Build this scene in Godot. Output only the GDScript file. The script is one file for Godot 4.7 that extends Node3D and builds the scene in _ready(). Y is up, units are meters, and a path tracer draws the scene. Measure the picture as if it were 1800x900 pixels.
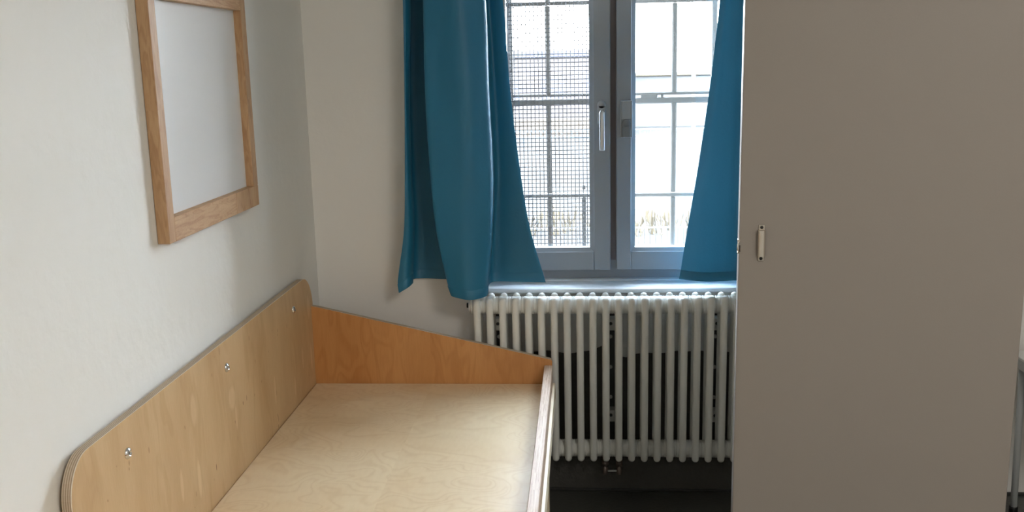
extends Node3D

# ------------------------------------------------------------------ helpers
var used := {}

func numbered(called: String) -> String:
	if not used.has(called):
		used[called] = 0
		return called
	used[called] += 1
	return "%s_%03d" % [called, used[called]]

func tag(o: Node, label: String, category: String, group := "") -> void:
	o.set_meta("label", label)
	o.set_meta("category", category)
	if group != "":
		o.set_meta("group", group)

func thing(called: String, at: Vector3, label: String, category: String, group := "") -> Node3D:
	var o := Node3D.new()
	o.name = numbered(called)
	add_child(o)
	o.position = at
	tag(o, label, category, group)
	return o

func begin() -> SurfaceTool:
	var st := SurfaceTool.new()
	st.begin(Mesh.PRIMITIVE_TRIANGLES)
	st.set_smooth_group(-1)
	return st

func finish(st: SurfaceTool, m: Material) -> ArrayMesh:
	st.generate_normals()
	var mesh := st.commit()
	mesh.surface_set_material(0, m)
	return mesh

func put(mesh: Mesh, called: String, parent: Node = null, at := Vector3.ZERO) -> MeshInstance3D:
	var o := MeshInstance3D.new()
	o.mesh = mesh
	if parent == null:
		o.name = numbered(called)
		add_child(o)
	else:
		o.name = called
		parent.add_child(o, true)
	o.position = at
	return o

func obj(st: SurfaceTool, m: Material, called: String, parent: Node = null, at := Vector3.ZERO) -> MeshInstance3D:
	return put(finish(st, m), called, parent, at)

func struct(st: SurfaceTool, m: Material, called: String) -> MeshInstance3D:
	var o := obj(st, m, called)
	o.set_meta("kind", "structure")
	return o

# a triangle whose front looks along «out»
func tri(st: SurfaceTool, a: Vector3, b: Vector3, c: Vector3, out: Vector3) -> void:
	if (b - a).cross(c - a).dot(out) > 0.0:
		st.add_vertex(a); st.add_vertex(c); st.add_vertex(b)
	else:
		st.add_vertex(a); st.add_vertex(b); st.add_vertex(c)

func quad(st: SurfaceTool, a: Vector3, b: Vector3, c: Vector3, d: Vector3, out: Vector3) -> void:
	tri(st, a, b, c, out)
	tri(st, a, c, d, out)

# a box with chamfered edges, between two corners
func box(st: SurfaceTool, lo: Vector3, hi: Vector3, ch := 0.0015) -> void:
	var c := (lo + hi) / 2.0
	var h := (hi - lo) / 2.0
	ch = minf(ch, minf(h.x, minf(h.y, h.z)) * 0.8)
	if ch <= 0.0:
		for ax in 3:
			for s in [-1.0, 1.0]:
				var n := Vector3.ZERO; n[ax] = s
				var u := Vector3.ZERO; u[(ax + 1) % 3] = h[(ax + 1) % 3]
				var v := Vector3.ZERO; v[(ax + 2) % 3] = h[(ax + 2) % 3]
				var p := c + n * h[ax]
				quad(st, p - u - v, p + u - v, p + u + v, p - u + v, n)
		return
	for ax in 3:
		var i := (ax + 1) % 3
		var j := (ax + 2) % 3
		for s in [-1.0, 1.0]:
			var n := Vector3.ZERO; n[ax] = s
			var u := Vector3.ZERO; u[i] = h[i] - ch
			var v := Vector3.ZERO; v[j] = h[j] - ch
			var p := c + n * h[ax]
			quad(st, p - u - v, p + u - v, p + u + v, p - u + v, n)
		for si in [-1.0, 1.0]:
			for sj in [-1.0, 1.0]:
				var along := Vector3.ZERO; along[ax] = h[ax] - ch
				var p1 := Vector3.ZERO; p1[i] = si * h[i]; p1[j] = sj * (h[j] - ch)
				var p2 := Vector3.ZERO; p2[i] = si * (h[i] - ch); p2[j] = sj * h[j]
				var n2 := Vector3.ZERO; n2[i] = si; n2[j] = sj
				quad(st, c + p1 - along, c + p1 + along, c + p2 + along, c + p2 - along, n2)
	for sx in [-1.0, 1.0]:
		for sy in [-1.0, 1.0]:
			for sz in [-1.0, 1.0]:
				var s := Vector3(sx, sy, sz)
				tri(st, c + s * Vector3(h.x, h.y - ch, h.z - ch), c + s * Vector3(h.x - ch, h.y, h.z - ch), c + s * Vector3(h.x - ch, h.y - ch, h.z), s)

func box_of(lo: Vector3, hi: Vector3, ch := 0.0015) -> SurfaceTool:
	var st := begin()
	box(st, lo, hi, ch)
	return st

# profile points are (radius, height); turned about the y axis of «t»
func lathe(st: SurfaceTool, profile: Array, t: Transform3D, n := 20) -> void:
	st.set_smooth_group(0)
	for k in profile.size() - 1:
		var a: Vector2 = profile[k]
		var b: Vector2 = profile[k + 1]
		for i in n:
			var t0 := TAU * i / n
			var t1 := TAU * ((i + 1) % n) / n
			var d0 := Vector3(cos(t0), 0, sin(t0))
			var d1 := Vector3(cos(t1), 0, sin(t1))
			var e := b - a
			var out := (d0 + d1).normalized() * e.y + Vector3(0, -e.x, 0)
			var p := [t * (d0 * a.x + Vector3(0, a.y, 0)), t * (d1 * a.x + Vector3(0, a.y, 0)), t * (d1 * b.x + Vector3(0, b.y, 0)), t * (d0 * b.x + Vector3(0, b.y, 0))]
			var w := t.basis * out
			if a.x > 1e-6:
				tri(st, p[0], p[1], p[2], w)
			if b.x > 1e-6:
				tri(st, p[0], p[2], p[3], w)
	st.set_smooth_group(-1)

func along(a: Vector3, b: Vector3) -> Transform3D:
	var y := (b - a).normalized()
	var x := y.cross(Vector3(0.31, 0.17, 0.93)).normalized()
	return Transform3D(Basis(x, y, x.cross(y)), a)

func rod(st: SurfaceTool, a: Vector3, b: Vector3, r: float, n := 12, dome := false) -> void:
	var L := (b - a).length()
	if dome:
		var pr := []
		for i in 6:
			var q := PI / 2 * i / 5.0
			pr.append(Vector2(r * sin(q), r - r * cos(q)))
		for i in 6:
			var q := PI / 2 * (5 - i) / 5.0
			pr.append(Vector2(r * sin(q), L - r + r * cos(q)))
		lathe(st, pr, along(a, b), n)
	else:
		lathe(st, [Vector2(0, 0), Vector2(r, 0), Vector2(r, L), Vector2(0, L)], along(a, b), n)

# an elliptical tube along points; ra sideways («side»), rb across
func sweep(st: SurfaceTool, pts: Array, side: Vector3, ra: float, rb: float, n := 14, close := false) -> void:
	st.set_smooth_group(0)
	var rings := []
	var m := pts.size()
	for k in m:
		var p0: Vector3 = pts[(k - 1 + m) % m] if close else pts[maxi(k - 1, 0)]
		var p1: Vector3 = pts[(k + 1) % m] if close else pts[mini(k + 1, m - 1)]
		var dir := (p1 - p0).normalized()
		var across := dir.cross(side).normalized()
		var s2 := across.cross(dir).normalized()
		var ring := []
		for i in n:
			var q := TAU * i / n
			ring.append(pts[k] + s2 * cos(q) * ra + across * sin(q) * rb)
		rings.append(ring)
	for k in (m if close else m - 1):
		var A: Array = rings[k]
		var B: Array = rings[(k + 1) % m]
		for i in n:
			var j := (i + 1) % n
			var mid: Vector3 = (pts[k] + pts[(k + 1) % m]) / 2.0
			quad(st, A[i], A[j], B[j], B[i], (A[i] + A[j] + B[i] + B[j]) / 4.0 - mid)
	if not close:
		for e in [0, m - 1]:
			var out: Vector3 = pts[0] - pts[1] if e == 0 else pts[m - 1] - pts[m - 2]
			for i in n:
				tri(st, pts[e], rings[e][i], rings[e][(i + 1) % n], out)
	st.set_smooth_group(-1)

# a polygon (x, y) pushed out from z0 to z1, placed by t; faces and edges are two surfaces
func slab(poly: PackedVector2Array, z0: float, z1: float, t: Transform3D, face: Material, edge: Material) -> ArrayMesh:
	var idx := Geometry2D.triangulate_polygon(poly)
	var st := begin()
	for z in [z0, z1]:
		var out := t.basis * Vector3(0, 0, -1.0 if z == minf(z0, z1) else 1.0)
		for k in range(0, idx.size(), 3):
			var v := []
			for j in 3:
				var p := poly[idx[k + j]]
				v.append(t * Vector3(p.x, p.y, z))
			tri(st, v[0], v[1], v[2], out)
	st.generate_normals()
	var mesh := st.commit()
	mesh.surface_set_material(0, face)
	var se := begin()
	var plies := 9
	var turn := 0.0
	for k in poly.size():
		turn += poly[k].cross(poly[(k + 1) % poly.size()])
	for k in poly.size():
		var a := poly[k]
		var b := poly[(k + 1) % poly.size()]
		var n2 := Vector2(b.y - a.y, a.x - b.x) * signf(turn)
		for i in plies:
			var za := lerpf(z0, z1, float(i) / plies)
			var zb := lerpf(z0, z1, float(i + 1) / plies)
			var c := Color(0.56, 0.46, 0.34) if i % 2 == 0 else Color(0.34, 0.25, 0.17)
			if i == 0:
				c = Color(0.78, 0.70, 0.58)
			se.set_color(c)
			quad(se, t * Vector3(a.x, a.y, za), t * Vector3(b.x, b.y, za), t * Vector3(b.x, b.y, zb), t * Vector3(a.x, a.y, zb), t.basis * Vector3(n2.x, n2.y, 0))
	se.generate_normals()
	se.commit(mesh)
	mesh.surface_set_material(1, edge)
	return mesh

func mat(c: Color, rough := 0.6, metal := 0.0) -> StandardMaterial3D:
	var m := StandardMaterial3D.new()
	m.albedo_color = c
	m.roughness = rough
	m.metallic = metal
	return m

func noise(s: int, f: float, oct := 3) -> FastNoiseLite:
	var n := FastNoiseLite.new()
	n.seed = s
	n.noise_type = FastNoiseLite.TYPE_SIMPLEX_SMOOTH
	n.frequency = f
	n.fractal_octaves = oct
	return n

func bump(m: StandardMaterial3D, s: int, f: float, strength: float, scale: float, oct := 4) -> void:
	var t := NoiseTexture2D.new()
	t.width = 512; t.height = 512
	t.seamless = true
	t.as_normal_map = true
	t.bump_strength = strength
	t.noise = noise(s, f, oct)
	m.normal_enabled = true
	m.normal_texture = t
	m.uv1_triplanar = true
	m.uv1_world_triplanar = true
	m.uv1_scale = Vector3.ONE * scale

# rotary-cut veneer: warped growth lines, stretched along v
func veneer(s: int, w: int, h: int, pale: Color, dark: Color, fu: float, fv: float, rings: float, warp: float, streak: float, marks: Array, ring_part := 0.42) -> ImageTexture:
	var im := Image.create(w, h, false, Image.FORMAT_RGB8)
	var n1 := noise(s, 1.0, 2)
	var n2 := noise(s + 7, 1.0, 2)
	var n3 := noise(s + 13, 1.0, 3)
	for y in h:
		var v := float(y) / h
		for x in w:
			var u := float(x) / w
			var wv := n2.get_noise_2d(u * fu * 2.2, v * fv * 2.2) * warp
			var g := n1.get_noise_2d(u * fu + wv, v * fv + wv * 0.6)
			var r := 0.5 + 0.5 * sin(g * rings)
			r = r * r * r
			var fine := n3.get_noise_2d(u * fu * 34.0, v * fv * 9.0) * streak
			var big := n3.get_noise_2d(u * fu * 1.1 + 9.0, v * fv * 1.1)
			var k := clampf(0.28 + ring_part * r + 0.4 * fine + 0.30 * big, 0.0, 1.0)
			var c := pale.lerp(dark, k)
			im.set_pixel(x, y, c)
	for mk in marks:   # [u, v, half width, half height, colour, strength]
		var x0 := int((mk[0] - mk[2]) * w)
		var x1 := int((mk[0] + mk[2]) * w)
		var y0 := int((mk[1] - mk[3]) * h)
		var y1 := int((mk[1] + mk[3]) * h)
		for y in range(maxi(y0, 0), mini(y1 + 1, h)):
			for x in range(maxi(x0, 0), mini(x1 + 1, w)):
				var e := Vector2((float(x) / w - mk[0]) / mk[2], (float(y) / h - mk[1]) / mk[3]).length()
				if e < 1.0:
					im.set_pixel(x, y, im.get_pixel(x, y).lerp(mk[4], mk[5] * smoothstep(1.0, 0.55, e)))
	return ImageTexture.create_from_image(im)

func tri_tex(m: StandardMaterial3D, t: Texture2D, scale: Vector3, offset := Vector3.ZERO) -> void:
	m.albedo_texture = t
	m.uv1_triplanar = true
	m.uv1_triplanar_sharpness = 8.0
	m.uv1_scale = scale
	m.uv1_offset = offset

# ------------------------------------------------------------------ scene
const WALL_L := -0.974
const WALL_B := -3.394
const WALL_R := 2.12
const WALL_F := 1.3
const CEIL := 2.72
const LAMP := 5.4

func _ready() -> void:
	# camera
	var cam := Camera3D.new()
	cam.name = "camera"
	cam.fov = 29.766
	cam.near = 0.05
	cam.far = 400.0
	cam.position = Vector3(0, 1.59, 0)
	cam.rotation_degrees = Vector3(-11.418, 4.319, -1.273)
	add_child(cam)
	cam.current = true
	# sky and exposure
	var sky_m := ProceduralSkyMaterial.new()
	sky_m.sky_top_color = Color(0.84, 0.92, 1.0)
	sky_m.sky_horizon_color = Color(0.97, 0.985, 1.0)
	sky_m.sky_curve = 0.2
	sky_m.ground_horizon_color = Color(0.62, 0.62, 0.61)
	sky_m.ground_bottom_color = Color(0.5, 0.5, 0.49)
	sky_m.sky_energy_multiplier = 5.7
	sky_m.ground_energy_multiplier = 5.7
	var sky := Sky.new()
	sky.sky_material = sky_m
	var env := Environment.new()
	env.background_mode = Environment.BG_SKY
	env.sky = sky
	env.tonemap_mode = Environment.TONE_MAPPER_LINEAR
	env.tonemap_exposure = 1.0
	env.sdfgi_enabled = true
	env.ssao_enabled = true
	env.ssil_enabled = true
	var we := WorldEnvironment.new()
	we.name = "world_environment"
	we.environment = env
	add_child(we)
	# the room's ceiling panel
	ceiling_lamp()

	# materials
	var paint := mat(Color(0.90, 0.895, 0.87), 0.62)
	bump(paint, 3, 0.02, 0.8, 1.6, 5)
	var paint_back := mat(Color(0.92, 0.91, 0.89), 0.62)
	bump(paint_back, 5, 0.02, 0.8, 1.6, 5)
	var ceiling_m := mat(Color(0.93, 0.93, 0.92), 0.8)
	var floor_m := mat(Color(0.30, 0.30, 0.28), 0.38)
	bump(floor_m, 11, 0.05, 0.6, 2.0, 3)
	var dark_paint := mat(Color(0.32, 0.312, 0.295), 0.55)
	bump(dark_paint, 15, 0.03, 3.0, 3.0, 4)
	var strip_m := mat(Color(0.22, 0.22, 0.215), 0.3)
	var frame_m := mat(Color(0.605, 0.635, 0.66), 0.42)
	var gasket_m := mat(Color(0.50, 0.475, 0.49), 0.6)
	var sill_m := mat(Color(0.93, 0.955, 0.97), 0.3)
	var steel := mat(Color(0.84, 0.85, 0.86), 0.35, 0.75)
	var chrome := mat(Color(0.86, 0.86, 0.86), 0.16, 1.0)
	var galv := mat(Color(0.31, 0.30, 0.28), 0.65)
	var wire_m := mat(Color(0.16, 0.16, 0.18), 0.6)
	var glass := StandardMaterial3D.new()
	glass.albedo_color = Color(0.97, 1.0, 0.99, 0.03)
	glass.transparency = BaseMaterial3D.TRANSPARENCY_ALPHA
	glass.roughness = 0.03

	shell(paint, paint_back, ceiling_m, floor_m, dark_paint, strip_m)
	window(frame_m, gasket_m, sill_m, steel, glass)
	outdoors()
	bed()
	wardrobe()
	radiator()
	curtains()
	wall_frame()
	grille(galv, wire_m)
	table()

func ceiling_lamp() -> void:
	var at := Vector3(1.2, CEIL, 0.25)
	var l := thing("ceiling_lamp", at, "flat white ceiling light panel behind the viewer", "lamp")
	obj(box_of(Vector3(-0.45, -0.05, -0.45), Vector3(0.45, 0, 0.45), 0.004), mat(Color(0.9, 0.9, 0.9), 0.5), "housing", l)
	var g := mat(Color(0.9, 0.9, 0.88), 0.6)
	g.emission_enabled = true
	g.emission = Color(1.0, 0.95, 0.88)
	g.emission_energy_multiplier = 1.5
	obj(box_of(Vector3(-0.42, -0.056, -0.42), Vector3(0.42, -0.05, 0.42), 0.001), g, "diffuser", l)
	var a := AreaLight3D.new()
	a.name = "panel_light"
	a.area_size = Vector2(0.84, 0.84)
	a.light_color = Color(1.0, 0.98, 0.955)
	a.light_energy = LAMP
	a.area_range = 12.0
	a.area_attenuation = 2.0
	a.shadow_enabled = true
	l.add_child(a)
	a.position = Vector3(0, -0.06, 0)
	a.rotation_degrees = Vector3(-90, 0, 0)

func shell(paint: Material, paint_back: Material, ceiling_m: Material, floor_m: Material, dark_paint: Material, strip_m: Material) -> void:
	var T := 0.25
	struct(box_of(Vector3(WALL_L - T, -0.2, -3.8), Vector3(WALL_L, CEIL + 0.2, WALL_F + T), 0), paint, "wall_left")
	struct(box_of(Vector3(WALL_R, -0.2, -3.8), Vector3(WALL_R + T, CEIL + 0.2, WALL_F + T), 0), paint, "wall_right")
	struct(box_of(Vector3(WALL_L, -0.2, WALL_F), Vector3(WALL_R, CEIL + 0.2, WALL_F + T), 0), paint, "wall_front")
	struct(box_of(Vector3(WALL_L - T, -0.25, -3.8), Vector3(WALL_R + T, 0, WALL_F + T), 0), floor_m, "floor")
	struct(box_of(Vector3(WALL_L - T, CEIL, -3.8), Vector3(WALL_R + T, CEIL + 0.25, WALL_F + T), 0), ceiling_m, "ceiling")
	# back wall with the window opening
	var st := begin()
	var zb := -3.8
	box(st, Vector3(WALL_L, 0, zb), Vector3(-0.395, CEIL, WALL_B), 0)
	box(st, Vector3(0.615, 0, zb), Vector3(WALL_R, CEIL, WALL_B), 0)
	box(st, Vector3(-0.395, 0, zb), Vector3(0.615, 0.775, WALL_B), 0)
	box(st, Vector3(-0.395, 2.25, zb), Vector3(0.615, CEIL, WALL_B), 0)
	struct(st, paint_back, "wall_back")
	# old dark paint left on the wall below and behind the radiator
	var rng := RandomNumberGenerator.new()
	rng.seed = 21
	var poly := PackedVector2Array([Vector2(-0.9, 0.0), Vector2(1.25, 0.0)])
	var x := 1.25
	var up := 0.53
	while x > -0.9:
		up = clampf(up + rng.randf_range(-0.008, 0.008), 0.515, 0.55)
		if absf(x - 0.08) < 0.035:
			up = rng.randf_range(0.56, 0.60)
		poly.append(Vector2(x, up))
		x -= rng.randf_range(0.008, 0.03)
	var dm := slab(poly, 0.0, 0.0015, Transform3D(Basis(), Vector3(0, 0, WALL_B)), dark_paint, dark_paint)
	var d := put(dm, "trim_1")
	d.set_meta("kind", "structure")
	struct(box_of(Vector3(WALL_L, 0, WALL_B), Vector3(WALL_R, 0.012, WALL_B + 0.01), 0.003), strip_m, "baseboard_back")
	# door behind the viewer
	var dw := Node3D.new()
	dw.name = "door_1"
	dw.set_meta("kind", "structure")
	add_child(dw)
	var door_m := mat(Color(0.62, 0.63, 0.62), 0.5)
	obj(box_of(Vector3(0.35, 0.0, WALL_F - 0.03), Vector3(1.25, 2.05, WALL_F), 0.003), door_m, "door_leaf", dw)
	for bx in [[0.29, 0.35, 0.0, 2.11], [1.25, 1.31, 0.0, 2.11], [0.35, 1.25, 2.05, 2.11]]:
		obj(box_of(Vector3(bx[0], bx[2], WALL_F - 0.045), Vector3(bx[1], bx[3], WALL_F), 0.003), door_m, "door_frame", dw)

# one sash: two stiles, two rails, glazing beads, a pane
func sash(w: Node3D, x0: float, x1: float, gx0: float, gx1: float, y0: float, y1: float, frame_m: Material, glass: Material) -> Node3D:
	var s := Node3D.new()
	s.name = "sash"
	w.add_child(s, true)
	var zf := -3.47
	var zk := -3.535
	var gy0 := 0.915
	var gy1 := y1 - (gy0 - y0)
	obj(box_of(Vector3(x0, y0, zk), Vector3(gx0 - 0.014, y1, zf), 0.003), frame_m, "stile", s)
	obj(box_of(Vector3(gx1 + 0.014, y0, zk), Vector3(x1, y1, zf), 0.003), frame_m, "stile", s)
	obj(box_of(Vector3(gx0 - 0.014, y0, zk), Vector3(gx1 + 0.014, gy0 - 0.014, zf), 0.002), frame_m, "rail", s)
	obj(box_of(Vector3(gx0 - 0.014, gy1 + 0.014, zk), Vector3(gx1 + 0.014, y1, zf), 0.002), frame_m, "rail", s)
	# glazing beads slope in towards the pane
	for b in 4:
		var st := begin()
		var a0 := Vector3(gx0 - 0.014, gy0 - 0.014, 0)
		var a1 := Vector3(gx1 + 0.014, gy1 + 0.014, 0)
		var i0 := Vector3(gx0, gy0, 0)
		var i1 := Vector3(gx1, gy1, 0)
		var o := [a0, Vector3(a1.x, a0.y, 0), a1, Vector3(a0.x, a1.y, 0)]
		var n := [i0, Vector3(i1.x, i0.y, 0), i1, Vector3(i0.x, i1.y, 0)]
		var c := (a0 + a1) / 2.0
		var j := (b + 1) % 4
		var zo := Vector3(0, 0, zf - 0.003)
		var zi := Vector3(0, 0, zf - 0.011)
		var zg := Vector3(0, 0, -3.51)
		quad(st, o[b] + zo, o[j] + zo, n[j] + zi, n[b] + zi, Vector3(0, 0, 1))
		quad(st, n[b] + zi, n[j] + zi, n[j] + zg, n[b] + zg, c - (n[b] + n[j]) / 2.0)
		quad(st, o[b] + zg, o[j] + zg, n[j] + zg, n[b] + zg, Vector3(0, 0, -1))
		obj(st, frame_m, "glazing_bead", s)
	obj(box_of(Vector3(gx0 - 0.008, gy0 - 0.008, -3.520), Vector3(gx1 + 0.008, gy1 + 0.008, -3.511), 0), glass, "pane", s)
	return s

func window(frame_m: Material, gasket_m: Material, sill_m: Material, steel: Material, glass: Material) -> void:
	var w := Node3D.new()
	w.name = "window_1"
	w.set_meta("kind", "structure")
	w.set_meta("label", "blue-grey double casement window with aluminium handle above the radiator")
	add_child(w)
	var z0 := -3.57
	var z1 := -3.503
	obj(box_of(Vector3(-0.395, 0.79, z0), Vector3(-0.335, 2.25, z1), 0.002), frame_m, "frame_post", w)
	obj(box_of(Vector3(0.555, 0.79, z0), Vector3(0.615, 2.25, z1), 0.002), frame_m, "frame_post", w)
	obj(box_of(Vector3(0.075, 0.86, z0), Vector3(0.150, 2.17, z1), 0.002), gasket_m, "mullion", w)
	obj(box_of(Vector3(-0.335, 0.79, z0), Vector3(0.555, 0.868, z1), 0.002), frame_m, "frame_rail", w)
	obj(box_of(Vector3(-0.335, 2.165, z0), Vector3(0.555, 2.25, z1), 0.002), frame_m, "frame_rail", w)
	var left := sash(w, -0.352, 0.0995, -0.268, 0.0245, 0.832, 2.20, frame_m, glass)
	var right := sash(w, 0.1205, 0.572, 0.1885, 0.477, 0.832, 2.20, frame_m, glass)
	# lever handle on the left sash
	var st := begin()
	var hx := 0.0685
	var zf := -3.47
	box(st, Vector3(hx - 0.0155, 1.362, zf), Vector3(hx + 0.0155, 1.432, zf + 0.011), 0.004)
	var top := Transform3D(Basis(Vector3(1, 0, 0), Vector3(0, 0, 1), Vector3(0, -1, 0)), Vector3(hx, 1.432, zf))
	lathe(st, [Vector2(0.0155, 0), Vector2(0.0155, 0.007), Vector2(0.0115, 0.011), Vector2(0, 0.011)], top, 24)
	obj(st, mat(Color(0.66, 0.68, 0.69), 0.45, 0.1), "handle_plate", left)
	st = begin()
	rod(st, Vector3(hx, 1.405, zf + 0.005), Vector3(hx, 1.405, zf + 0.045), 0.0085, 16)
	var pts := []
	for k in 17:
		var q := k / 16.0
		pts.append(Vector3(hx + 0.001 * q, 1.408 - 0.132 * q, zf + 0.045 + 0.010 * sin(q * PI * 0.9)))
	sweep(st, pts, Vector3.RIGHT, 0.0095, 0.0075, 16)
	obj(st, steel, "handle", left)
	# locked plate on the right sash
	var lm := mat(Color(0.66, 0.675, 0.685), 0.45, 0.1)
	st = begin()
	box(st, Vector3(0.1345, 1.316, zf), Vector3(0.1765, 1.446, zf + 0.009), 0.003)
	box(st, Vector3(0.1345, 1.316, zf + 0.008), Vector3(0.1385, 1.446, zf + 0.016), 0.0015)
	box(st, Vector3(0.1725, 1.316, zf + 0.008), Vector3(0.1765, 1.446, zf + 0.016), 0.0015)
	box(st, Vector3(0.1380, 1.380, zf + 0.008), Vector3(0.1730, 1.446, zf + 0.0155), 0.002)
	obj(st, lm, "lock_plate", right)
	st = begin()
	box(st, Vector3(0.1400, 1.316, zf + 0.008), Vector3(0.1710, 1.366, zf + 0.019), 0.003)
	var kn := Transform3D(Basis(Vector3(1, 0, 0), Vector3(0, 0, 1), Vector3(0, -1, 0)), Vector3(0.1555, 1.366, zf + 0.008))
	lathe(st, [Vector2(0.0155, 0), Vector2(0.0155, 0.008), Vector2(0.0125, 0.011), Vector2(0, 0.011)], kn, 24)
	obj(st, mat(Color(0.47, 0.48, 0.485), 0.5, 0.0), "lock_knob", right)
	# sill board with a rounded nose
	st = begin()
	box(st, Vector3(-0.395, 0.772, -3.505), Vector3(0.615, 0.79, WALL_B + 0.001), 0)
	box(st, Vector3(-0.425, 0.772, WALL_B), Vector3(0.645, 0.79, -3.362), 0)
	rod(st, Vector3(-0.425, 0.781, -3.362), Vector3(0.645, 0.781, -3.362), 0.009, 16)
	box(st, Vector3(-0.395, 0.788, -3.505), Vector3(0.615, 0.797, -3.470), 0.004)
	obj(st, sill_m, "window_sill", w)

func grille(galv: Material, wire_m: Material) -> void:
	var g := thing("security_grille", Vector3(0.11, 0.79, -3.62), "grey steel bars across the whole window outside the glass", "window grille")
	g.position = Vector3.ZERO
	var z := -3.62
	for bx in [-0.125, 0.3365]:
		for seg in [[0.885, 1.082], [1.098, 1.432], [1.468, 1.785], [1.80, 2.24]]:
			var st := begin()
			box(st, Vector3(bx - 0.0095, seg[0], z - 0.012), Vector3(bx + 0.0095, seg[1], z + 0.012), 0.004)
			obj(st, galv, "upright_bar", g)
	obj(box_of(Vector3(-0.394, 1.082, z - 0.012), Vector3(0.614, 1.096, z + 0.012), 0.003), galv, "cross_bar", g)
	obj(box_of(Vector3(-0.394, 1.427, z - 0.014), Vector3(0.614, 1.449, z + 0.014), 0.004), galv, "cross_bar", g)
	obj(box_of(Vector3(-0.394, 1.458, z - 0.010), Vector3(0.614, 1.469, z + 0.010), 0.003), galv, "cross_bar", g)
	obj(box_of(Vector3(-0.394, 1.786, z - 0.012), Vector3(0.614, 1.800, z + 0.012), 0.003), galv, "cross_bar", g)
	obj(box_of(Vector3(-0.394, 0.880, z - 0.008), Vector3(0.614, 0.886, z + 0.008), 0.002), galv, "cross_bar", g)
	obj(box_of(Vector3(-0.270, 0.80, z - 0.012), Vector3(-0.254, 2.24, z + 0.012), 0.003), galv, "side_bar", g)
	obj(box_of(Vector3(0.470, 0.80, z - 0.012), Vector3(0.488, 2.24, z + 0.012), 0.003), galv, "side_bar", g)
	obj(box_of(Vector3(-0.004, 0.885, z - 0.008), Vector3(0.012, 1.082, z + 0.008), 0.002), galv, "short_bar", g)
	obj(box_of(Vector3(-0.002, 1.112, z - 0.008), Vector3(0.010, 1.128, z + 0.008), 0.002), galv, "short_bar", g)
	# latch between the two middle bars
	obj(box_of(Vector3(0.215, 1.445, z - 0.010), Vector3(0.275, 1.461, z + 0.012), 0.002), galv, "bar_clamp", g)
	obj(box_of(Vector3(0.288, 1.445, z - 0.008), Vector3(0.298, 1.461, z + 0.008), 0.002), galv, "bar_clamp", g)
	# woven wire over the left sash
	var wm := thing("wire_mesh", Vector3.ZERO, "square wire mesh stretched outside the left casement only", "wire mesh")
	var st := begin()
	var zw := -3.592
	var r := 0.0017
	var x := -0.262
	while x < 0.036:
		rod(st, Vector3(x, 0.81, zw), Vector3(x, 2.23, zw), r, 5)
		x += 0.01465
	var wires := obj(st, wire_m, "upright_wires", wm)
	wires.set_meta("kind", "stuff")
	st = begin()
	var y := 0.82
	while y < 2.23:
		rod(st, Vector3(-0.268, y, zw + 0.0018), Vector3(0.040, y, zw + 0.0018), r, 5)
		y += 0.01525
	wires = obj(st, wire_m, "cross_wires", wm)
	wires.set_meta("kind", "stuff")
	obj(box_of(Vector3(0.031, 0.80, zw - 0.006), Vector3(0.036, 2.24, zw + 0.006), 0.001), wire_m, "mesh_edge", wm)
	obj(box_of(Vector3(-0.272, 0.80, zw - 0.006), Vector3(-0.266, 2.24, zw + 0.006), 0.001), wire_m, "mesh_edge", wm)

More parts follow.
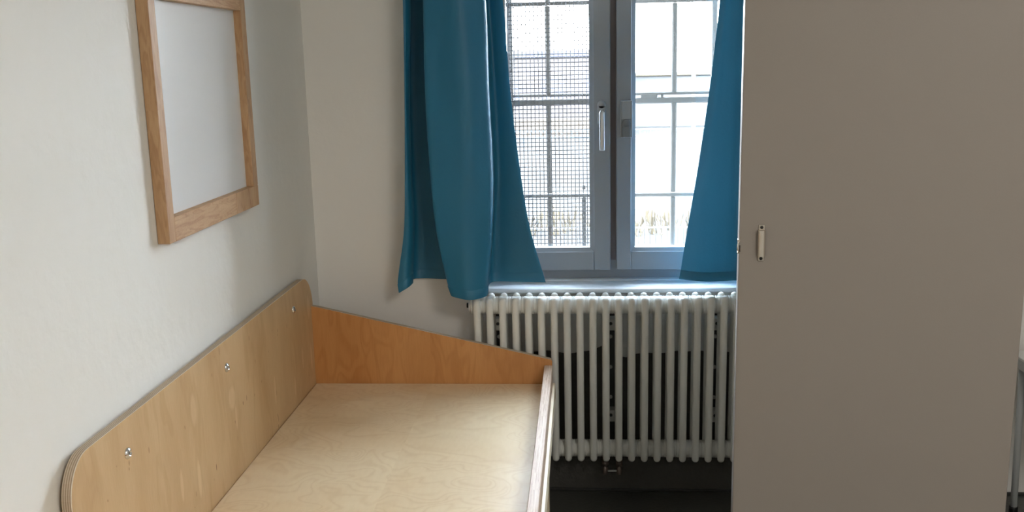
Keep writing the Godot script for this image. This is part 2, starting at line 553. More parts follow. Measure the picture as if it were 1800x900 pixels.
func outdoors() -> void:
	var yard := mat(Color(0.225, 0.215, 0.205), 0.9)
	yard.metallic_specular = 0.0
	struct(box_of(Vector3(-60, -0.4, -120), Vector3(60, -0.12, -3.85), 0), yard, "ground")
	# perimeter wall with coping, far across the yard
	var wl := thing("perimeter_wall", Vector3(2, -0.12, -25), "white perimeter wall with ochre coping far across the bright yard", "wall")
	var wall_m := mat(Color(0.265, 0.27, 0.275), 0.8)
	obj(box_of(Vector3(-14, 0, -0.15), Vector3(16, 1.27, 0.15), 0.01), wall_m, "wall_panel", wl)
	obj(box_of(Vector3(-14, 1.27, -0.25), Vector3(16, 1.36, 0.25), 0.02), mat(Color(0.24, 0.21, 0.155), 0.8), "coping", wl)
	# low building on the left of the view
	var hb := thing("far_building", Vector3(-0.9, -0.12, -23), "long flat-roofed building beyond the yard, left of the middle mullion", "building")
	var facade := mat(Color(0.25, 0.228, 0.228), 0.85)
	obj(box_of(Vector3(-3.4, 0, -1.2), Vector3(1.9, 1.78, 1.0), 0.01), facade, "facade", hb)
	obj(box_of(Vector3(-3.5, 1.78, -1.3), Vector3(2.0, 1.93, 1.1), 0.02), mat(Color(0.20, 0.215, 0.27), 0.7), "roof_edge", hb)
	var fw_m := mat(Color(0.215, 0.22, 0.26), 0.4)
	for k in 5:
		obj(box_of(Vector3(-3.0 + k * 1.0, 0.72, 0.99), Vector3(-2.5 + k * 1.0, 1.35, 1.03), 0.005), fw_m, "window", hb)
	obj(box_of(Vector3(-3.4, 0, 1.0), Vector3(1.9, 0.42, 1.03), 0.005), mat(Color(0.25, 0.21, 0.165), 0.85), "plinth", hb)
	# coils of wire above the wall
	var cw := thing("wire_coil", Vector3(2, 1.3, -25), "coiled security wire running above the perimeter wall", "wire coil")
	var st := begin()
	var pts := []
	for i in 2400:
		var q := i / 2400.0
		var a := q * TAU * 100.0
		pts.append(Vector3(lerpf(-9.0, 11.0, q), 0.30 + 0.15 * sin(a), 0.15 * cos(a)))
	for i in pts.size() - 1:
		if i % 2 == 0:
			rod(st, pts[i], pts[mini(i + 2, pts.size() - 1)], 0.006, 4)
	for k in 6:
		rod(st, Vector3(-9.0 + k * 4.0, 0.0, 0), Vector3(-9.0 + k * 4.0, 0.5, 0), 0.02, 6)
	var coil := obj(st, mat(Color(0.25, 0.28, 0.33), 0.5, 0.4), "coil", cw)
	coil.set_meta("kind", "stuff")
	# low railing in the middle distance
	var rail := thing("low_railing", Vector3(1.5, -0.12, -14), "long low railing halfway across the yard", "railing")
	var rm := mat(Color(0.22, 0.26, 0.28), 0.6)
	for h in [0.62, 0.71]:
		obj(box_of(Vector3(-6, h - 0.012, -0.015), Vector3(6, h + 0.012, 0.015), 0.003), rm, "rail", rail)
	st = begin()
	for k in 161:
		var bx := -6.0 + k * 0.075
		box(st, Vector3(bx - 0.007, 0.62, -0.007), Vector3(bx + 0.007, 0.71, 0.007), 0)
	var bal := obj(st, rm, "balusters", rail)
	bal.set_meta("kind", "stuff")
	for px in [-6.0, -2.6, 2.6, 6.0]:
		obj(box_of(Vector3(px - 0.025, 0, -0.025), Vector3(px + 0.025, 0.74, 0.025), 0.004), rm, "post", rail)
	# lamp post
	var lp := thing("yard_post", Vector3(1.37, -0.12, -12), "slim pale post standing alone in the yard", "post")
	st = begin()
	rod(st, Vector3(0, 0, 0), Vector3(-0.02, 1.52, 0), 0.022, 12)
	obj(st, mat(Color(0.42, 0.45, 0.50), 0.5), "pole", lp)
	st = begin()
	rod(st, Vector3(-0.02, 1.50, 0), Vector3(0.03, 1.62, 0), 0.024, 12, true)
	obj(st, mat(Color(0.30, 0.33, 0.36), 0.5), "cap", lp)
	# mesh fence near the window
	var fm := mat(Color(0.23, 0.23, 0.22), 0.6)
	var fence := thing("wire_fence", Vector3(0.6, -0.12, -8.6), "low double-wire mesh fence nearest outside the window", "fence")
	for h in [0.06, 0.22, 0.39, 0.55]:
		obj(box_of(Vector3(-4, h - 0.006, -0.006), Vector3(4, h + 0.006, 0.006), 0), fm, "rail", fence)
	st = begin()
	for k in 161:
		var bx := -4.0 + k * 0.05
		rod(st, Vector3(bx, 0.0, 0), Vector3(bx, 0.60, 0), 0.0025, 4)
	var fw := obj(st, fm, "upright_wires", fence)
	fw.set_meta("kind", "stuff")
	for px in [-4.0, 4.0]:
		obj(box_of(Vector3(px - 0.02, 0, 0.01), Vector3(px + 0.02, 0.64, 0.05), 0.003), fm, "post", fence)
	# strip of dry planting behind the fence
	st = begin()
	var rng := RandomNumberGenerator.new()
	rng.seed = 5
	for k in 500:
		var p := Vector3(rng.randf_range(-4, 4), 0, rng.randf_range(-0.25, 0.25))
		var h := rng.randf_range(0.12, 0.30)
		var lean := Vector3(rng.randf_range(-0.08, 0.08), h, rng.randf_range(-0.08, 0.08))
		var side := Vector3(rng.randf_range(-1, 1), 0, rng.randf_range(-1, 1)).normalized() * 0.012
		tri(st, p - side, p + side, p + lean, Vector3(0, 0, 1))
		tri(st, p - side * 0.5 + lean * 0.3, p + side * 3.0 + lean * 0.6, p + lean, Vector3(0, 0, 1))
	var gr := obj(st, mat(Color(0.25, 0.21, 0.14), 0.9), "dry_grass", null, Vector3(0.6, -0.12, -9.6))
	gr.set_meta("kind", "stuff")
	tag(gr, "strip of dry ochre grass behind the mesh fence", "grass")

func bed() -> void:
	var b := thing("bed", Vector3(-0.53, 0, -2.2), "birch plywood bed with bare slatless base along the left wall", "bed")
	var O := -b.position
	var light := Color(0.86, 0.775, 0.64)
	var board_m := mat(Color.WHITE, 0.42)
	tri_tex(board_m, veneer(31, 1000, 1000, Color(0.935, 0.85, 0.71), Color(0.82, 0.69, 0.52), 1.6, 2.3, 30.0, 0.45, 0.22, [], 0.20), Vector3.ONE)
	var tan := Color(0.90, 0.80, 0.66)
	var speck := Color(0.45, 0.31, 0.19)
	# triplanar across x: (u, v) = (-z, -y) in metres, so marks are given by where they lie on the board
	var marks := []
	for p in [[-2.15, 0.60, 0.012, 0.060], [-2.42, 0.66, 0.010, 0.045], [-2.40, 0.72, 0.030, 0.04], [-2.15, 0.78, 0.02, 0.05], [-3.05, 0.63, 0.010, 0.05], [-1.95, 0.56, 0.009, 0.05], [-1.75, 0.62, 0.01, 0.06]]:
		marks.append([fposmod(-(p[0] + 2.2), 1.0), fposmod(-p[1], 1.0), p[2], p[3], tan, 0.40])
	var rng := RandomNumberGenerator.new()
	rng.seed = 8
	for k in 42:
		var s := rng.randf_range(0.002, 0.006)
		marks.append([rng.randf_range(0.02, 0.98), rng.randf_range(0.05, 0.8), s * 0.6, s * rng.randf_range(1.0, 2.6), speck, rng.randf_range(0.25, 0.75)])
	var back_m := mat(Color.WHITE, 0.45)
	tri_tex(back_m, veneer(57, 1000, 1000, Color(0.80, 0.68, 0.515), Color(0.70, 0.56, 0.39), 7.0, 1.6, 4.0, 0.6, 0.40, marks, 0.25), Vector3.ONE)
	var end_m := mat(Color.WHITE, 0.4)
	tri_tex(end_m, veneer(77, 1000, 1000, Color(0.80, 0.585, 0.365), Color(0.66, 0.43, 0.225), 4.5, 1.4, 7.0, 0.7, 0.3, [], 0.26), Vector3.ONE)
	var edge_m := mat(Color.WHITE, 0.6)
	edge_m.vertex_color_use_as_albedo = true
	var rail_m := mat(Color.WHITE, 0.5)
	tri_tex(rail_m, veneer(91, 600, 600, Color(0.86, 0.77, 0.68), Color(0.68, 0.55, 0.45), 40.0, 1.2, 8.0, 0.2, 1.0, []), Vector3(2, 2, 2))
	var beam_m := mat(Color(0.95, 0.89, 0.77), 0.5)

	# base board
	obj(box_of(O + Vector3(-0.9415, 0.474, -3.1835), O + Vector3(-0.1385, 0.492, -1.22), 0.001), board_m, "bed_board", b)
	# backboard with rounded corners: polygon in (z, y), pushed out along x
	var poly := PackedVector2Array()
	var z0 := -3.207
	var z1 := -1.588
	var yb := 0.42
	var yt := 0.885
	poly.append(Vector2(z0, yb)); poly.append(Vector2(z1, yb))
	for k in 13:
		var q := PI / 2 * k / 12.0
		poly.append(Vector2(z1 - 0.075 + 0.075 * cos(q), yt - 0.085 + 0.085 * sin(q)))
	for k in 13:
		var q := PI / 2 + PI / 2 * k / 12.0
		poly.append(Vector2(z0 + 0.105 + 0.105 * cos(q), yt - 0.12 + 0.12 * sin(q)))
	var tz := Transform3D(Basis(Vector3(0, 0, 1), Vector3(0, 1, 0), Vector3(-1, 0, 0)), Vector3(-0.944, 0, 0) + O)
	var bb := put(slab(poly, 0.0, 0.02, tz, back_m, edge_m), "backboard", b)
	bb.set_meta("label", "tall plywood backboard with rounded corners and three bolts")
	var dark := mat(Color(0.10, 0.10, 0.10), 0.5, 0.5)
	var chrome := mat(Color(0.86, 0.86, 0.86), 0.18, 1.0)
	for z in [-1.811, -2.379, -2.983]:
		var st := begin()
		var t := Transform3D(Basis(Vector3(0, 0, -1), Vector3(1, 0, 0), Vector3(0, -1, 0)), Vector3(-0.944, 0.8125, z) + O)
		lathe(st, [Vector2(0.0125, 0), Vector2(0.0125, 0.0015), Vector2(0.0105, 0.0045), Vector2(0.0065, 0.0065), Vector2(0.0055, 0.0065), Vector2(0.0045, 0.003), Vector2(0, 0.003)], t, 24)
		var bolt := obj(st, chrome, "bolt", bb)
		bolt.set_meta("label", "chrome dome bolt with a recessed socket")
		# washer-thin dark socket bottom
		st = begin()
		lathe(st, [Vector2(0.0043, 0.003), Vector2(0.0043, 0.0036), Vector2(0, 0.0036)], t, 6)
		obj(st, dark, "bolt_socket", bb)
		# spacer to the wall
		st = begin()
		rod(st, Vector3(-0.964, 0.8125, z) + O, Vector3(-0.974, 0.8125, z) + O, 0.012, 12)
		obj(st, dark, "wall_spacer", bb)
	# sloping end board
	var ep := PackedVector2Array([Vector2(-0.944, 0.42), Vector2(-0.110, 0.42), Vector2(-0.110, 0.575), Vector2(-0.115, 0.579), Vector2(-0.925, 0.769), Vector2(-0.944, 0.772)])
	var eb := put(slab(ep, 0.0, -0.02, Transform3D(Basis(), Vector3(0, 0, -3.186) + O), end_m, edge_m), "end_board", b)
	eb.set_meta("label", "orange-brown end board with a sloping top edge")
	var fp := put(slab(ep, 0.0, 0.02, Transform3D(Basis(), Vector3(0, 0, -1.22) + O), end_m, edge_m), "end_board", b)
	fp.set_meta("label", "matching end board at the near end")
	# guard rail along the open side, and the beam outside it
	obj(box_of(Vector3(-0.137, 0.43, -3.186) + O, Vector3(-0.109, 0.559, -1.22) + O, 0.002), rail_m, "side_rail", b)
	var bp := PackedVector2Array([Vector2(-3.19, 0.44), Vector2(-1.205, 0.44), Vector2(-1.205, 0.505)])
	for k in 7:
		var q := PI / 2 + PI / 2 * k / 6.0
		bp.append(Vector2(-3.19 + 0.04 + 0.04 * cos(q), 0.505 - 0.04 + 0.04 * sin(q)))
	var tb := Transform3D(Basis(Vector3(0, 0, 1), Vector3(0, 1, 0), Vector3(-1, 0, 0)), Vector3(-0.0995, 0, 0) + O)
	put(slab(bp, 0.0, 0.0085, tb, beam_m, beam_m), "side_beam", b)
	for lx in [-0.93, -0.17]:
		for lz in [-3.18, -1.29]:
			obj(box_of(Vector3(lx, 0, lz) + O, Vector3(lx + 0.045, 0.474, lz + 0.06) + O, 0.002), beam_m, "leg", b)
	for lz in [-2.75, -2.25, -1.75]:
		obj(box_of(Vector3(-0.94, 0.43, lz) + O, Vector3(-0.138, 0.474, lz + 0.03) + O, 0.001), beam_m, "bearer", b)

func wardrobe() -> void:
	var w := thing("wardrobe", Vector3(0.356, 0, -2.2), "tall plain taupe grey wardrobe with one small metal bow handle", "wardrobe")
	w.rotation_degrees.y = -8.6
	var W := 0.606
	var m := mat(Color(0.545, 0.512, 0.482), 0.5)
	bump(m, 41, 0.12, 0.12, 3.0, 2)
	obj(box_of(Vector3(0.001, 0.06, -0.5), Vector3(W - 0.001, 1.98, -0.022), 0.001), m, "body", w)
	obj(box_of(Vector3(0.03, 0.0, -0.48), Vector3(W - 0.03, 0.06, -0.06), 0.001), mat(Color(0.2, 0.2, 0.2), 0.6), "plinth", w)
	var d := obj(box_of(Vector3(0, 0.065, -0.02), Vector3(W, 1.98, 0), 0.0016), m, "door", w)
	var al := mat(Color(0.80, 0.77, 0.73), 0.36, 0.9)
	var dark := mat(Color(0.10, 0.09, 0.08), 0.5)
	# bow handle: two screw tabs and a raised rounded grip
	var st := begin()
	var cx := 0.0495
	for y in [1.1365, 1.2085]:
		box(st, Vector3(cx - 0.0068, y - 0.006, 0.0), Vector3(cx + 0.0068, y + 0.006, 0.003), 0.001)
	var prof := []
	for k in 15:
		var q := PI * k / 14.0
		prof.append(Vector2(cx + 0.0088 * cos(q), 0.003 + 0.013 * pow(sin(q), 0.7)))
	var ya := 1.1425
	var yb := 1.2025
	st.set_smooth_group(0)
	for k in 14:
		var a: Vector2 = prof[k]
		var c: Vector2 = prof[k + 1]
		quad(st, Vector3(a.x, ya, a.y), Vector3(c.x, ya, c.y), Vector3(c.x, yb, c.y), Vector3(a.x, yb, a.y), Vector3((a.x + c.x) / 2 - cx, 0, 0.4 * (a.y + c.y) / 2))
	st.set_smooth_group(-1)
	for k in 14:
		for y in [ya, yb]:
			tri(st, Vector3(cx, y, 0.0), Vector3(prof[k].x, y, prof[k].y), Vector3(prof[k + 1].x, y, prof[k + 1].y), Vector3(0, -1 if y == ya else 1, 0))
	var h := obj(st, al, "handle", d)
	h.set_meta("label", "small aluminium bow handle near the left edge")
	for y in [1.1365, 1.2085]:
		st = begin()
		lathe(st, [Vector2(0.0038, 0), Vector2(0.0038, 0.0008), Vector2(0.002, 0.0014), Vector2(0, 0.0014)], Transform3D(Basis(Vector3(1, 0, 0), Vector3(0, 0, 1), Vector3(0, -1, 0)), Vector3(cx, y, 0.003)), 12)
		obj(st, dark, "handle_screw", d)
	# catch on the door's left edge
	st = begin()
	box(st, Vector3(-0.0035, 1.146, -0.016), Vector3(0.002, 1.150, 0.003), 0.001)
	box(st, Vector3(-0.0035, 1.175, -0.016), Vector3(0.003, 1.179, 0.003), 0.001)
	var pts := []
	for k in 11:
		var q := k / 10.0
		pts.append(Vector3(0.0005 - 0.0035 * sin(q * PI), 1.148 + 0.029 * q, 0.003 + 0.002 * sin(q * PI)))
	sweep(st, pts, Vector3.RIGHT, 0.0016, 0.0016, 8)
	obj(st, mat(Color(0.85, 0.82, 0.78), 0.25, 1.0), "catch", d)
	st = begin()
	box(st, Vector3(0.0005, 1.150, -0.01), Vector3(0.0032, 1.166, 0.0012), 0.0005)
	obj(st, dark, "catch_slot", d)

func radiator() -> void:
	var r := thing("radiator", Vector3(0.15, 0.178, -3.292), "white tubular column radiator mounted under the window sill", "radiator")
	var O := -r.position
	var white := mat(Color(0.90, 0.90, 0.875), 0.32)
	var zc := -3.292
	# one section: three columns joined by a head at the top and one at the bottom
	var st := begin()
	var c := Vector3.ZERO
	for dz in [0.038, -0.038]:
		rod(st, Vector3(0, -0.001, dz), Vector3(0, 0.604, dz), 0.0125, 16, true)
	for y in [0.0345, 0.568]:
		var rb := 0.0315
		lathe(st, [Vector2(0, -0.0225), Vector2(0.0295, -0.0225), Vector2(0.0315, -0.0215), Vector2(0.0315, -0.0200), Vector2(0.0290, -0.0190), Vector2(0.0290, -0.0180), Vector2(0.0315, -0.0170), Vector2(0.0315, -0.008), Vector2(0.0305, 0.0), Vector2(0.0315, 0.008), Vector2(0.0315, 0.0170), Vector2(0.0290, 0.0180), Vector2(0.0290, 0.0190), Vector2(0.0315, 0.0200), Vector2(0.0315, 0.0215), Vector2(0.0295, 0.0225), Vector2(0, 0.0225)], Transform3D(Basis(Vector3(0, 1, 0), Vector3(1, 0, 0), Vector3(0, 0, -1)), Vector3(0, y, 0)), 28)
	for y in [0.026, 0.576]:
		rod(st, Vector3(0, y, -0.046), Vector3(0, y, 0.046), 0.0125, 14, true)
	var mesh := finish(st, white)
	for i in 25:
		put(mesh, "radiator_section", r, Vector3(-0.373 + 0.045 * i, 0.178, zc) + O)
	# blanking plug at the left end
	st = begin()
	lathe(st, [Vector2(0.0, 0), Vector2(0.019, 0), Vector2(0.024, 0.003), Vector2(0.024, 0.010), Vector2(0, 0.010)], along(Vector3(-0.4055, 0.746, zc) + O, Vector3(-0.395, 0.746, zc) + O), 20)
	obj(st, white, "end_plug", r)
	st = begin()
	rod(st, Vector3(-0.413, 0.746, zc) + O, Vector3(-0.405, 0.746, zc) + O, 0.009, 12)
	var pl := obj(st, mat(Color(0.06, 0.06, 0.06), 0.5), "air_vent", r)
	pl.set_meta("label", "small black air vent")
	# brackets on the wall behind
	var bk := mat(Color(0.30, 0.31, 0.31), 0.5, 0.3)
	var pm := mat(Color(0.82, 0.82, 0.80), 0.4)
	for bx in [-0.305, 0.100, 0.475]:
		obj(box_of(Vector3(bx - 0.014, 0.24, WALL_B) + O, Vector3(bx + 0.014, 0.70, WALL_B + 0.012) + O, 0.002), bk, "bracket_rail", r)
		for y in [0.66, 0.315]:
			var bp := obj(box_of(Vector3(bx - 0.02, y - 0.022, WALL_B + 0.010) + O, Vector3(bx + 0.02, y + 0.022, -3.3425) + O, 0.002), pm, "bracket_arm", r)
			bp.set_meta("label", "pale bracket arm with a hook")
			st = begin()
			rod(st, Vector3(bx - 0.004, y + 0.004, -3.344) + O, Vector3(bx - 0.004, y + 0.004, -3.3405) + O, 0.006, 12)
			obj(st, bk, "bracket_screw", r)
		for y in [0.605, 0.49, 0.375]:
			st = begin()
			rod(st, Vector3(bx - 0.004, y, WALL_B + 0.011) + O, Vector3(bx - 0.004, y, WALL_B + 0.016) + O, 0.007, 12)
			obj(st, pm, "rail_screw", r)
	# valve pair under the middle
	var ni := mat(Color(0.46, 0.41, 0.385), 0.4, 0.6)
	for bx in [0.0735, 0.1245]:
		st = begin()
		var t := Transform3D(Basis(), Vector3(bx, 0.112, zc) + O)
		lathe(st, [Vector2(0, 0), Vector2(0.009, 0), Vector2(0.010, 0.003), Vector2(0.010, 0.026), Vector2(0.007, 0.028), Vector2(0.007, 0.034), Vector2(0.0125, 0.036), Vector2(0.0125, 0.046), Vector2(0.011, 0.048), Vector2(0.0125, 0.050), Vector2(0.0125, 0.060), Vector2(0.009, 0.063), Vector2(0.009, 0.072), Vector2(0, 0.072)], t, 16)
		rod(st, Vector3(bx, 0.124, zc) + O, Vector3(bx, 0.124, WALL_B) + O, 0.008, 12)
		obj(st, ni, "valve", r)
	obj(box_of(Vector3(0.083, 0.123, zc - 0.005) + O, Vector3(0.115, 0.128, zc + 0.008) + O, 0.001), mat(Color(0.8, 0.8, 0.78), 0.35, 0.6), "valve_link", r)

# a cloth sheet: columns are [bottom y, [[y, x, z], ...]] read from left to right
func cloth(cols: Array, y_top: float, rows: int, m: Material) -> SurfaceTool:
	var st := begin()
	st.set_smooth_group(0)
	var grid := []
	var sub := 5
	var total := (cols.size() - 1) * sub + 1
	for i in total:
		var k := mini(i / sub, cols.size() - 2)
		var f := float(i - k * sub) / sub
		var line := []
		for j in rows + 1:
			var t := float(j) / rows
			var p := []
			for o in [-1, 0, 1, 2]:
				var c: Array = cols[clampi(k + o, 0, cols.size() - 1)]
				var yb: float = c[0]
				var y := lerpf(yb, y_top, pow(t, 1.15))
				p.append(Vector3(0, y, 0) + at_height(c[1], y))
			line.append(p[1].cubic_interpolate(p[2], p[0], p[3], f))
		grid.append(line)
	# hem: the lowest 3.5 cm is doubled and sits a little proud
	for i in total - 1:
		for j in rows:
			var a: Vector3 = grid[i][j]
			var b: Vector3 = grid[i + 1][j]
			var c: Vector3 = grid[i + 1][j + 1]
			var d: Vector3 = grid[i][j + 1]
			st.add_vertex(a); st.add_vertex(d); st.add_vertex(c)
			st.add_vertex(a); st.add_vertex(c); st.add_vertex(b)
	return st

func at_height(keys: Array, y: float) -> Vector3:
	if y <= keys[0][0]:
		return Vector3(keys[0][1], 0, keys[0][2])
	for k in keys.size() - 1:
		var a: Array = keys[k]
		var b: Array = keys[k + 1]
		if y <= b[0]:
			var f: float = (y - a[0]) / (b[0] - a[0])
			var p0: Array = keys[maxi(k - 1, 0)]
			var p3: Array = keys[mini(k + 2, keys.size() - 1)]
			var m0: float = (b[1] - p0[1]) / maxf(b[0] - p0[0], 0.01) * (b[0] - a[0])
			var m1: float = (p3[1] - a[1]) / maxf(p3[0] - a[0], 0.01) * (b[0] - a[0])
			var f2 := f * f
			var f3 := f2 * f
			var x: float = a[1] * (2 * f3 - 3 * f2 + 1) + m0 * (f3 - 2 * f2 + f) + b[1] * (3 * f2 - 2 * f3) + m1 * (f3 - f2)
			return Vector3(x, 0, lerpf(a[2], b[2], f))
	var e: Array = keys[keys.size() - 1]
	return Vector3(e[1], 0, e[2])

func curtains() -> void:
	var m := mat(Color(0.11, 0.415, 0.54), 0.48)
	m.backlight_enabled = true
	m.backlight = Color(0.025, 0.115, 0.155)
	m.rim_enabled = true
	m.rim = 0.25
	bump(m, 61, 0.06, 0.5, 2.5, 3)
	m.uv1_world_triplanar = true
	var T := 2.36
	# left curtain
	var cols := [
		[0.802, [[0.80, -0.646, -3.250], [0.84, -0.649, -3.250], [1.02, -0.619, -3.250], [1.22, -0.607, -3.250], [1.50, -0.596, -3.250], [1.80, -0.589, -3.255], [2.36, -0.585, -3.30]]],
		[0.820, [[0.80, -0.612, -3.252], [0.84, -0.618, -3.252], [1.02, -0.600, -3.252], [1.22, -0.596, -3.252], [1.50, -0.590, -3.252], [1.80, -0.579, -3.258], [2.36, -0.577, -3.31]]],
		[0.828, [[0.80, -0.600, -3.290], [0.84, -0.604, -3.290], [1.02, -0.590, -3.290], [1.22, -0.590, -3.290], [1.50, -0.584, -3.290], [1.80, -0.570, -3.295], [2.36, -0.572, -3.34]]],
		[0.825, [[0.80, -0.605, -3.378], [0.84, -0.608, -3.380], [1.02, -0.600, -3.380], [1.22, -0.602, -3.380], [1.50, -0.602, -3.380], [1.80, -0.590, -3.380], [2.36, -0.565, -3.36]]],
		[0.822, [[0.80, -0.490, -3.380], [0.84, -0.495, -3.380], [1.02, -0.515, -3.382], [1.22, -0.525, -3.382], [1.50, -0.530, -3.382], [1.80, -0.525, -3.382], [2.36, -0.54, -3.36]]],
		[0.822, [[0.80, -0.440, -3.374], [0.84, -0.445, -3.374], [1.02, -0.470, -3.376], [1.22, -0.485, -3.376], [1.50, -0.492, -3.376], [1.80, -0.488, -3.376], [2.36, -0.53, -3.35]]],
		[0.818, [[0.80, -0.450, -3.290], [0.84, -0.458, -3.290], [1.02, -0.485, -3.290], [1.22, -0.500, -3.290], [1.50, -0.506, -3.290], [1.80, -0.502, -3.290], [2.36, -0.53, -3.31]]],
		[0.803, [[0.80, -0.456, -3.215], [0.84, -0.468, -3.215], [1.02, -0.500, -3.215], [1.22, -0.514, -3.215], [1.50, -0.521, -3.215], [1.80, -0.516, -3.215], [2.36, -0.525, -3.27]]],
		[0.797, [[0.80, -0.425, -3.190], [0.84, -0.434, -3.190], [1.02, -0.455, -3.190], [1.22, -0.462, -3.190], [1.50, -0.466, -3.190], [1.80, -0.466, -3.192], [2.36, -0.49, -3.265]]],
		[0.794, [[0.80, -0.388, -3.178], [0.84, -0.392, -3.176], [1.02, -0.395, -3.172], [1.22, -0.388, -3.166], [1.50, -0.384, -3.160], [1.80, -0.400, -3.160], [2.36, -0.43, -3.255]]],
		[0.796, [[0.80, -0.352, -3.196], [0.84, -0.350, -3.196], [1.02, -0.336, -3.194], [1.22, -0.330, -3.192], [1.50, -0.330, -3.192], [1.80, -0.342, -3.192], [2.36, -0.39, -3.27]]],
		[0.803, [[0.80, -0.331, -3.222], [0.84, -0.330, -3.222], [1.02, -0.310, -3.222], [1.22, -0.302, -3.222], [1.50, -0.308, -3.222], [1.80, -0.312, -3.222], [2.36, -0.36, -3.29]]],
		[0.818, [[0.80, -0.334, -3.290], [0.84, -0.334, -3.290], [1.02, -0.316, -3.290], [1.22, -0.310, -3.290], [1.50, -0.318, -3.290], [1.80, -0.324, -3.290], [2.36, -0.36, -3.32]]],
		[0.822, [[0.80, -0.316, -3.336], [0.84, -0.316, -3.336], [1.02, -0.308, -3.336], [1.22, -0.297, -3.336], [1.50, -0.303, -3.336], [1.80, -0.315, -3.336], [2.36, -0.355, -3.34]]],
		[0.823, [[0.80, -0.235, -3.326], [0.84, -0.238, -3.326], [1.02, -0.252, -3.330], [1.22, -0.262, -3.332], [1.50, -0.278, -3.332], [1.80, -0.293, -3.332], [2.36, -0.345, -3.34]]],
		[0.822, [[0.80, -0.127, -3.318], [0.84, -0.138, -3.318], [1.02, -0.186, -3.320], [1.22, -0.216, -3.322], [1.50, -0.245, -3.324], [1.80, -0.264, -3.326], [2.36, -0.335, -3.33]]],
	]
	var c := thing("curtain", Vector3(-0.4, 0.78, -3.31), "folded teal curtain hanging left of the window with one deep bulging fold", "curtain", "teal window curtains")
	c.position = Vector3.ZERO
	var panel := obj(cloth(cols, T, 46, m), m, "panel", c)
	hem(cols, m, panel)
	# blackout lining behind the part that hangs before the glass
	var back := []
	for k in range(12, 16):
		var keys := []
		for e in cols[k][1]:
			keys.append([e[0], e[1] - (0.004 if k == 15 else 0.0), e[2] - 0.009])
		back.append([cols[k][0] + 0.012, keys])
	var lm := mat(Color(0.10, 0.14, 0.17), 0.7)
	obj(cloth(back, T - 0.01, 30, lm), lm, "lining", c)
	rings(cols, T, c)
	var right := [
		[0.829, [[0.80, 0.327, -3.330], [0.84, 0.337, -3.330], [0.90, 0.345, -3.330], [1.04, 0.366, -3.330], [1.22, 0.394, -3.330], [1.51, 0.431, -3.330], [1.78, 0.458, -3.330], [2.36, 0.52, -3.33]]],
		[0.826, [[0.80, 0.375, -3.318], [0.90, 0.385, -3.318], [1.04, 0.402, -3.320], [1.22, 0.422, -3.320], [1.51, 0.452, -3.322], [1.78, 0.476, -3.322], [2.36, 0.535, -3.33]]],
		[0.821, [[0.80, 0.432, -3.322], [0.90, 0.435, -3.322], [1.22, 0.455, -3.325], [1.51, 0.475, -3.328], [1.78, 0.492, -3.330], [2.36, 0.55, -3.34]]],
		[0.819, [[0.80, 0.490, -3.338], [1.22, 0.500, -3.336], [1.78, 0.520, -3.336], [2.36, 0.565, -3.34]]],
		[0.818, [[0.80, 0.545, -3.345], [1.22, 0.548, -3.345], [1.78, 0.555, -3.342], [2.36, 0.585, -3.34]]],
		[0.812, [[0.80, 0.610, -3.280], [1.22, 0.615, -3.285], [1.78, 0.625, -3.29], [2.36, 0.65, -3.30]]],
		[0.812, [[0.80, 0.680, -3.275], [1.22, 0.68, -3.275], [1.78, 0.685, -3.28], [2.36, 0.70, -3.30]]],
		[0.818, [[0.80, 0.73, -3.35], [1.22, 0.73, -3.35], [1.78, 0.74, -3.35], [2.36, 0.75, -3.34]]],
		[0.815, [[0.80, 0.82, -3.33], [1.22, 0.81, -3.33], [1.78, 0.80, -3.33], [2.36, 0.80, -3.33]]],
	]
	c = thing("curtain", Vector3.ZERO, "smoother teal curtain on the right, half hidden behind the grey wardrobe", "curtain", "teal window curtains")
	panel = obj(cloth(right, T, 46, m), m, "panel", c)
	hem(right, m, panel)
	rings(right, T, c)
	# rod above the window
	var st := begin()
	var rd := thing("curtain_rod", Vector3.ZERO, "slim metal curtain rod above the window carrying both teal curtains", "curtain rod")
	var ry := T + 0.024
	rod(st, Vector3(-0.80, ry, -3.315), Vector3(0.95, ry, -3.315), 0.011, 16, true)
	obj(st, mat(Color(0.75, 0.75, 0.75), 0.35, 0.8), "rod", rd)
	for x in [-0.74, 0.89]:
		st = begin()
		rod(st, Vector3(x, ry, -3.315), Vector3(x, ry, WALL_B), 0.008, 12)
		obj(st, mat(Color(0.75, 0.75, 0.75), 0.35, 0.8), "bracket", rd)

# rings carrying the curtain, round the rod without touching it
func rings(cols: Array, top: float, c: Node3D) -> void:
	var ring_m := mat(Color(0.75, 0.75, 0.75), 0.35, 0.8)
	for k in range(0, cols.size(), 2):
		var at := at_height(cols[k][1], top)
		var st := begin()
		var pts := []
		for i in 16:
			var q := TAU * i / 16.0
			pts.append(Vector3(at.x, top + 0.022 + 0.021 * sin(q), -3.315 + 0.021 * cos(q)))
		sweep(st, pts, Vector3.RIGHT, 0.0015, 0.0015, 6, true)
		obj(st, ring_m, "curtain_ring", c)

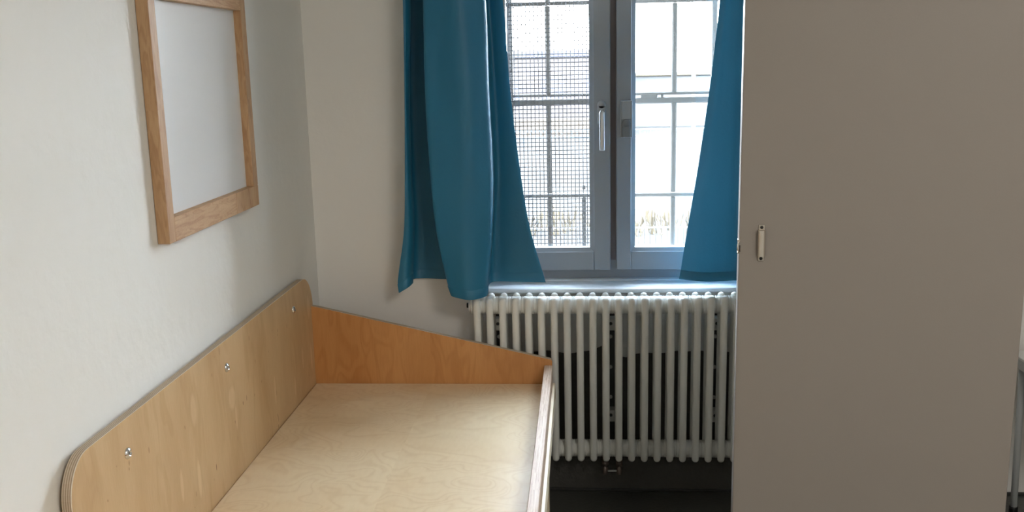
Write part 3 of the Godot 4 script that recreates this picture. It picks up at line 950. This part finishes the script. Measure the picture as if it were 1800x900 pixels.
# the stitched hem: a second layer lying on the lowest strip of the curtain
func hem(cols: Array, m: Material, panel: Node3D) -> void:
	var st := begin()
	st.set_smooth_group(0)
	var sub := 5
	var total := (cols.size() - 1) * sub + 1
	var prev := []
	var path := []
	for i in total:
		var k := mini(i / sub, cols.size() - 2)
		var f := float(i - k * sub) / sub
		var line := []
		for up in [0.0, 0.030, 0.0325]:
			var p := []
			for o in [-1, 0, 1, 2]:
				var c: Array = cols[clampi(k + o, 0, cols.size() - 1)]
				var y: float = c[0] + up
				p.append(Vector3(0, y, 0) + at_height(c[1], y))
			line.append(p[1].cubic_interpolate(p[2], p[0], p[3], f))
		path.append(line)
	for i in total:
		var a: Vector3 = path[maxi(i - 1, 0)][0]
		var b: Vector3 = path[mini(i + 1, total - 1)][0]
		var d := (b - a)
		var n := Vector3(-d.z, 0, d.x).normalized()
		path[i][0] += n * 0.0016
		path[i][1] += n * 0.0016
	for i in total - 1:
		for j in 2:
			st.add_vertex(path[i][j]); st.add_vertex(path[i][j + 1]); st.add_vertex(path[i + 1][j + 1])
			st.add_vertex(path[i][j]); st.add_vertex(path[i + 1][j + 1]); st.add_vertex(path[i + 1][j])
	obj(st, m, "hem", panel)

func wall_frame() -> void:
	var f := thing("wall_frame", Vector3(WALL_L, 1.50, -2.42), "light wooden frame around a blank white panel hung on the left wall", "frame")
	var O := -f.position
	var wood := mat(Color.WHITE, 0.5)
	tri_tex(wood, veneer(101, 700, 700, Color(0.80, 0.66, 0.50), Color(0.65, 0.49, 0.34), 2.6, 20.0, 9.0, 0.5, 0.5, [[0.42, 0.82, 0.006, 0.004, Color(0.2, 0.12, 0.06), 0.8]]), Vector3.ONE)
	var side := mat(Color.WHITE, 0.5)
	tri_tex(side, veneer(113, 700, 700, Color(0.77, 0.63, 0.475), Color(0.63, 0.475, 0.33), 20.0, 2.6, 9.0, 0.5, 0.5, []), Vector3.ONE)
	var x0 := WALL_L + 0.001
	var x1 := WALL_L + 0.030
	var yb := 1.196
	var yt := 1.803
	var zn := -2.108
	var zf := -2.733
	obj(box_of(Vector3(x0, yb, zn - 0.035) + O, Vector3(x1, yt, zn) + O, 0.0012), side, "stile", f)
	obj(box_of(Vector3(x0, yb + 0.058, zf) + O, Vector3(x1, yt, zf + 0.038) + O, 0.0012), side, "stile", f)
	obj(box_of(Vector3(x0, yb, -2.55) + O, Vector3(x1, yb + 0.058, zn - 0.0352) + O, 0.0012), wood, "rail", f)
	obj(box_of(Vector3(x0, yb, zf) + O, Vector3(x1, yb + 0.058, -2.5502) + O, 0.0012), side, "rail_end", f)
	obj(box_of(Vector3(x0, yt - 0.058, zf + 0.038) + O, Vector3(x1, yt, zn - 0.035) + O, 0.0012), wood, "rail", f)
	var pm := mat(Color(0.90, 0.90, 0.895), 0.3)
	var p := obj(box_of(Vector3(x0, yb + 0.05, zf + 0.03) + O, Vector3(x0 + 0.008, yt - 0.05, zn - 0.03) + O, 0), pm, "panel", f)
	p.set_meta("label", "blank white panel recessed in the frame")

func table() -> void:
	var t := thing("side_table", Vector3(1.75, 0, -3.03), "white-topped table with grey legs standing behind the wardrobe's right edge", "table")
	var O := -t.position
	var top := mat(Color(0.90, 0.90, 0.885), 0.4)
	var edge := mat(Color(0.76, 0.77, 0.76), 0.5)
	var leg := mat(Color(0.74, 0.75, 0.75), 0.4)
	var foot := mat(Color(0.04, 0.04, 0.04), 0.6)
	obj(box_of(Vector3(1.465, 0.565, -3.31) + O, Vector3(2.05, 0.575, -2.75) + O, 0.002), top, "table_top", t)
	obj(box_of(Vector3(1.470, 0.530, -3.305) + O, Vector3(2.045, 0.565, -2.755) + O, 0.001), edge, "apron", t)
	for p in [[1.50, -3.255], [1.50, -2.80], [2.01, -3.255], [2.01, -2.80]]:
		var st := begin()
		rod(st, Vector3(p[0], 0.012, p[1]) + O, Vector3(p[0] - 0.01, 0.53, p[1]) + O, 0.0115, 14)
		var l := obj(st, leg, "leg", t)
		st = begin()
		rod(st, Vector3(p[0], 0.0, p[1]) + O, Vector3(p[0], 0.022, p[1]) + O, 0.0145, 14)
		obj(st, foot, "foot_cap", l)
